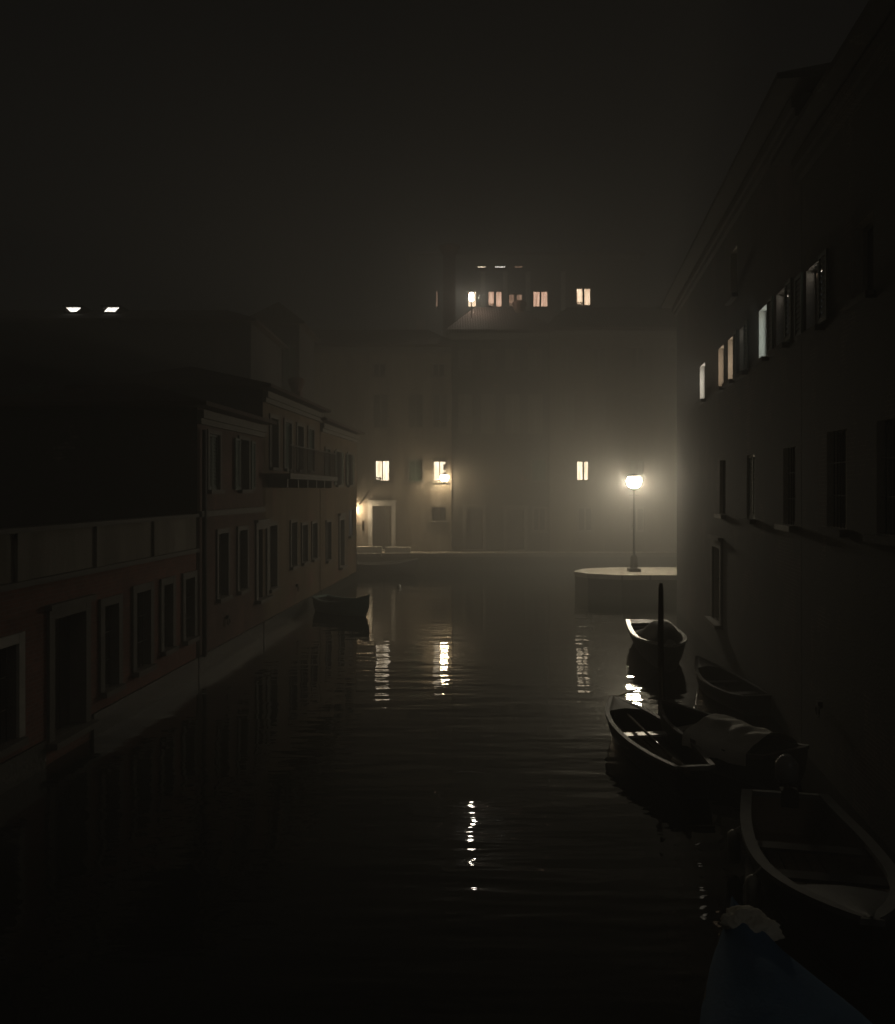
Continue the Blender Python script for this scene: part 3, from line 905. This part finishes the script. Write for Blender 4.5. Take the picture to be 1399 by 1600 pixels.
# slim rowing boat beside the pole
boat('rowing_boat', 'narrow dark open rowing boat with a pale thwart, lying just left of the mooring pole', (3.22, 13.35), 97, 3.6, .98, .40, transom=.55, rise=.12, hull='hull_black', inner='hull_black', gun='deck_grey', deck=.80, deckmat='worn_white', thwarts=(.54,), thwmat='white_paint', p=2.6)
ao = MB(); ao.tube([(3.1, 14.3, .43), (3.25, 12.0, .42)], .022, 8); ao.tube([(3.25, 12.0, .42), (3.27, 11.75, .42), (3.29, 11.35, .415)], [.022, .05, .045], 6)
tag(ao.build('oar', 'old_wood', None, smooth=True), 'wooden oar laid lengthwise across the thwart of the rowing boat', 'oar')
# green boat with pale cover
r, xt, bt, st = boat('covered_boat', 'wide green boat with a crumpled pale cover, moored right of the pole', (4.25, 13.08), 120, 2.55, 1.25, .45, transom=.75, rise=.25, hull='hull_green', inner='hull_green', gun='deck_grey', thwarts=(.7,), cover=(.10, .55, 'tarp_pale', .22, .05, 3))
# boat in front of the platform with white gunwale
r, xt, bt, st = boat('motorboat', 'motorboat with a white gunwale and black cover hump, moored below the street lamp', (5.42, 21.4), 264, 4.4, 1.3, .55, transom=.86, rise=.12, hull='hull_grey', inner='deck_grey', gun='white_paint', thwarts=(.12,), cover=(.42, .93, 'tarp_dark', lambda t: .44 * math.sin(math.pi * min(1, max(0, (t - .38) / .6))), .06, 1), gw=.09, sterndeck=.1, cwid=.88)
# faint dark boat by the right wall
boat('skiff', 'dark skiff against the right bank wall, behind the green covered boat', (5.75, 17.2), 97, 2.8, .9, .30, hull='hull_black', gun='hull_black', thwmat='hull_black', deck=.8, deckmat='hull_black')
# near right boat
r, xt, bt, st = boat('workboat', 'broad brown workboat with pale side decks and a grey outboard engine, lower right', (3.85, 8.6), 259, 3.5, 1.35, .46, transom=.72, rise=.25, hull='hull_black', inner='hull_brown', gun='hull_grey', deck=.74, deckmat='hull_grey', thwarts=(.36, .58), thwmat='hull_black', gw=.10)
ob = MB()
ob.tube([(xt(0) - .14, .05, .62), (xt(0) - .15, .05, .68), (xt(0) - .15, .05, .86), (xt(0) - .12, .05, .95)], [.10, .14, .14, .07], 12)
e_ = ob.build('outboard_engine', 'engine_grey', r, smooth=True)
ob = MB(); ob.tube([(xt(0) - .13, .05, -.3), (xt(0) - .13, .05, .62)], .05, 8); ob.box(xt(0) - .1, xt(0) + .06, -.05, .15, .38, .58); ob.build('engine_leg', 'iron', e_)
for t_, sg in ((.3, -1), (.62, -1)):
    fb = MB(); yy = (bt(t_) + .1) * sg; fb.tube([(xt(t_), yy, .08), (xt(t_), yy, .12), (xt(t_), yy, .4), (xt(t_), yy, .44)], [.04, .075, .075, .03], 10); fb.tube([(xt(t_), yy, .44), (xt(t_), yy + .08 * -sg, st(t_) + .03)], .01, 5)
    fb.build('fender', 'worn_white', r, smooth=True)
# blue tarpaulin boat at the bottom edge
r, xt, bt, st = boat('tarpaulin_boat', 'boat wholly covered by a blue tarpaulin, at the bottom edge of the picture', (2.33, 5.2), 87, 3.9, 1.45, .52, transom=.8, rise=.12, hull='hull_black', gun='hull_black', thwarts=(), cover=(.01, .99, 'tarp_blue', lambda t: .16, .035, 7), p=1.5)
# crumpled cloth on its bow
def cloth(loc):
    bm = bmesh.new(); bmesh.ops.create_icosphere(bm, subdivisions=5, radius=1)
    for v_ in bm.verts:
        c_ = v_.co.copy()
        d_ = 1 + .38 * mnoise.noise(c_ * 1.5 + Vector((3, 1, 2))) + .20 * abs(mnoise.noise(c_ * 4.0)) + .06 * mnoise.noise(c_ * 11)
        c_ = c_ * d_
        v_.co = Vector((c_.x * .19, c_.y * .15, max(-.02, c_.z * .12)))
    me = bpy.data.meshes.new('cloth_bundle'); bm.to_mesh(me); bm.free(); me.materials.append(MATS['cloth'])
    for pl in me.polygons: pl.use_smooth = True
    o = bpy.data.objects.new('cloth_bundle', me); C.objects.link(o); o.location = loc; o.rotation_euler = (R(10), 0, R(-25))
    return tag(o, 'crumpled cream cloth lying on the tip of the blue tarpaulin', 'cloth')
cloth((2.47, 6.78, .74))
# left bank boats
boat('dinghy', 'small pale teal dinghy tied at the left bank before the corner house', (-3.6, 28.9), -40, 2.5, 1.15, .42, transom=.6, rise=.3, hull='hull_teal', inner='hull_black', gun='hull_teal', thwarts=(.4,), thwmat='hull_teal', deck=.82, deckmat='hull_teal')
boat('dark_boat', 'low dark boat lying along the far quay under the stone blocks', (-3.2, 42.6), 4, 3.4, 1.2, .5, hull='hull_black', inner='hull_black', gun='hull_grey', thwarts=(.35, .6), thwmat='hull_grey')

# mooring pole
PX, PY = fx(1033, 16), 16.0
mb = MB()
mb.tube([(0, 0, -.5), (0.01, 0, .4), (-.004, .01, 1.4), (0.0, 0, 2.4), (0, 0, 2.5)], [.068, .064, .058, .048, .03], 12)
o = mb.build('mooring_pole', 'old_wood', None, smooth=True); o.location = (PX, PY, 0)
tag(o, 'tall dark wooden mooring pole standing in the water between the boats', 'mooring pole')
def rope(label, a, b2, sag, rad=.014):
    a, b2 = Vector(a), Vector(b2)
    pts = [a.lerp(b2, i / 12) - Vector((0, 0, sag * 4 * (i / 12) * (1 - i / 12))) for i in range(13)]
    mb = MB(); mb.tube(pts, rad, 6); return tag(mb.build('mooring_rope', 'rope', None, smooth=True), label, 'rope', 'mooring ropes')
rope('rope from the tall pole to the rowing boat', (PX - .05, PY - .05, .8), (2.96, 15.2, .5), .1)
rope('rope from the tall pole to the green covered boat', (PX, PY - .06, .9), (3.68, 14.2, .62), .1)
# white balls standing in for bright glints on the water
for i, (px, py, Y, lab) in enumerate(((624, 917, 36.5, 'small white ball drawn for a glint on the water before the far quay'), (460, 955, 29.2, 'small white ball drawn for a glint on the water at the foot of the left bank'))):
    bm = bmesh.new(); bmesh.ops.create_uvsphere(bm, u_segments=16, v_segments=10, radius=.085)
    for v_ in bm.verts: v_.co.z = v_.co.z * 1.2 + .04
    me = bpy.data.meshes.new('glint_ball'); bm.to_mesh(me); bm.free(); me.materials.append(MATS['white_paint'])
    o = bpy.data.objects.new('glint_ball', me); C.objects.link(o); o.location = (fx(px, Y), Y, 0); tag(o, lab, 'glint_ball', 'water glints')

# ------------------------------------------------------------------ haze
m = bpy.data.materials.new('haze'); m.use_nodes = True; nt = m.node_tree; nt.nodes.clear()
out = nt.nodes.new('ShaderNodeOutputMaterial'); pv = nt.nodes.new('ShaderNodeVolumePrincipled')
pv.inputs['Color'].default_value = (0.93, 0.92, 0.88, 1)
pv.inputs['Density'].default_value = 0.0255
pv.inputs['Anisotropy'].default_value = 0.04
nt.links.new(pv.outputs[0], out.inputs['Volume']); MATS['haze'] = m
mb = MB(); mb.box(-45, 45, -12, 80, -1.6, 21.6)
o = mb.build('haze', 'haze'); o['kind'] = 'stuff'; tag(o, 'thin night fog over the canal')
o.display_type = 'WIRE'
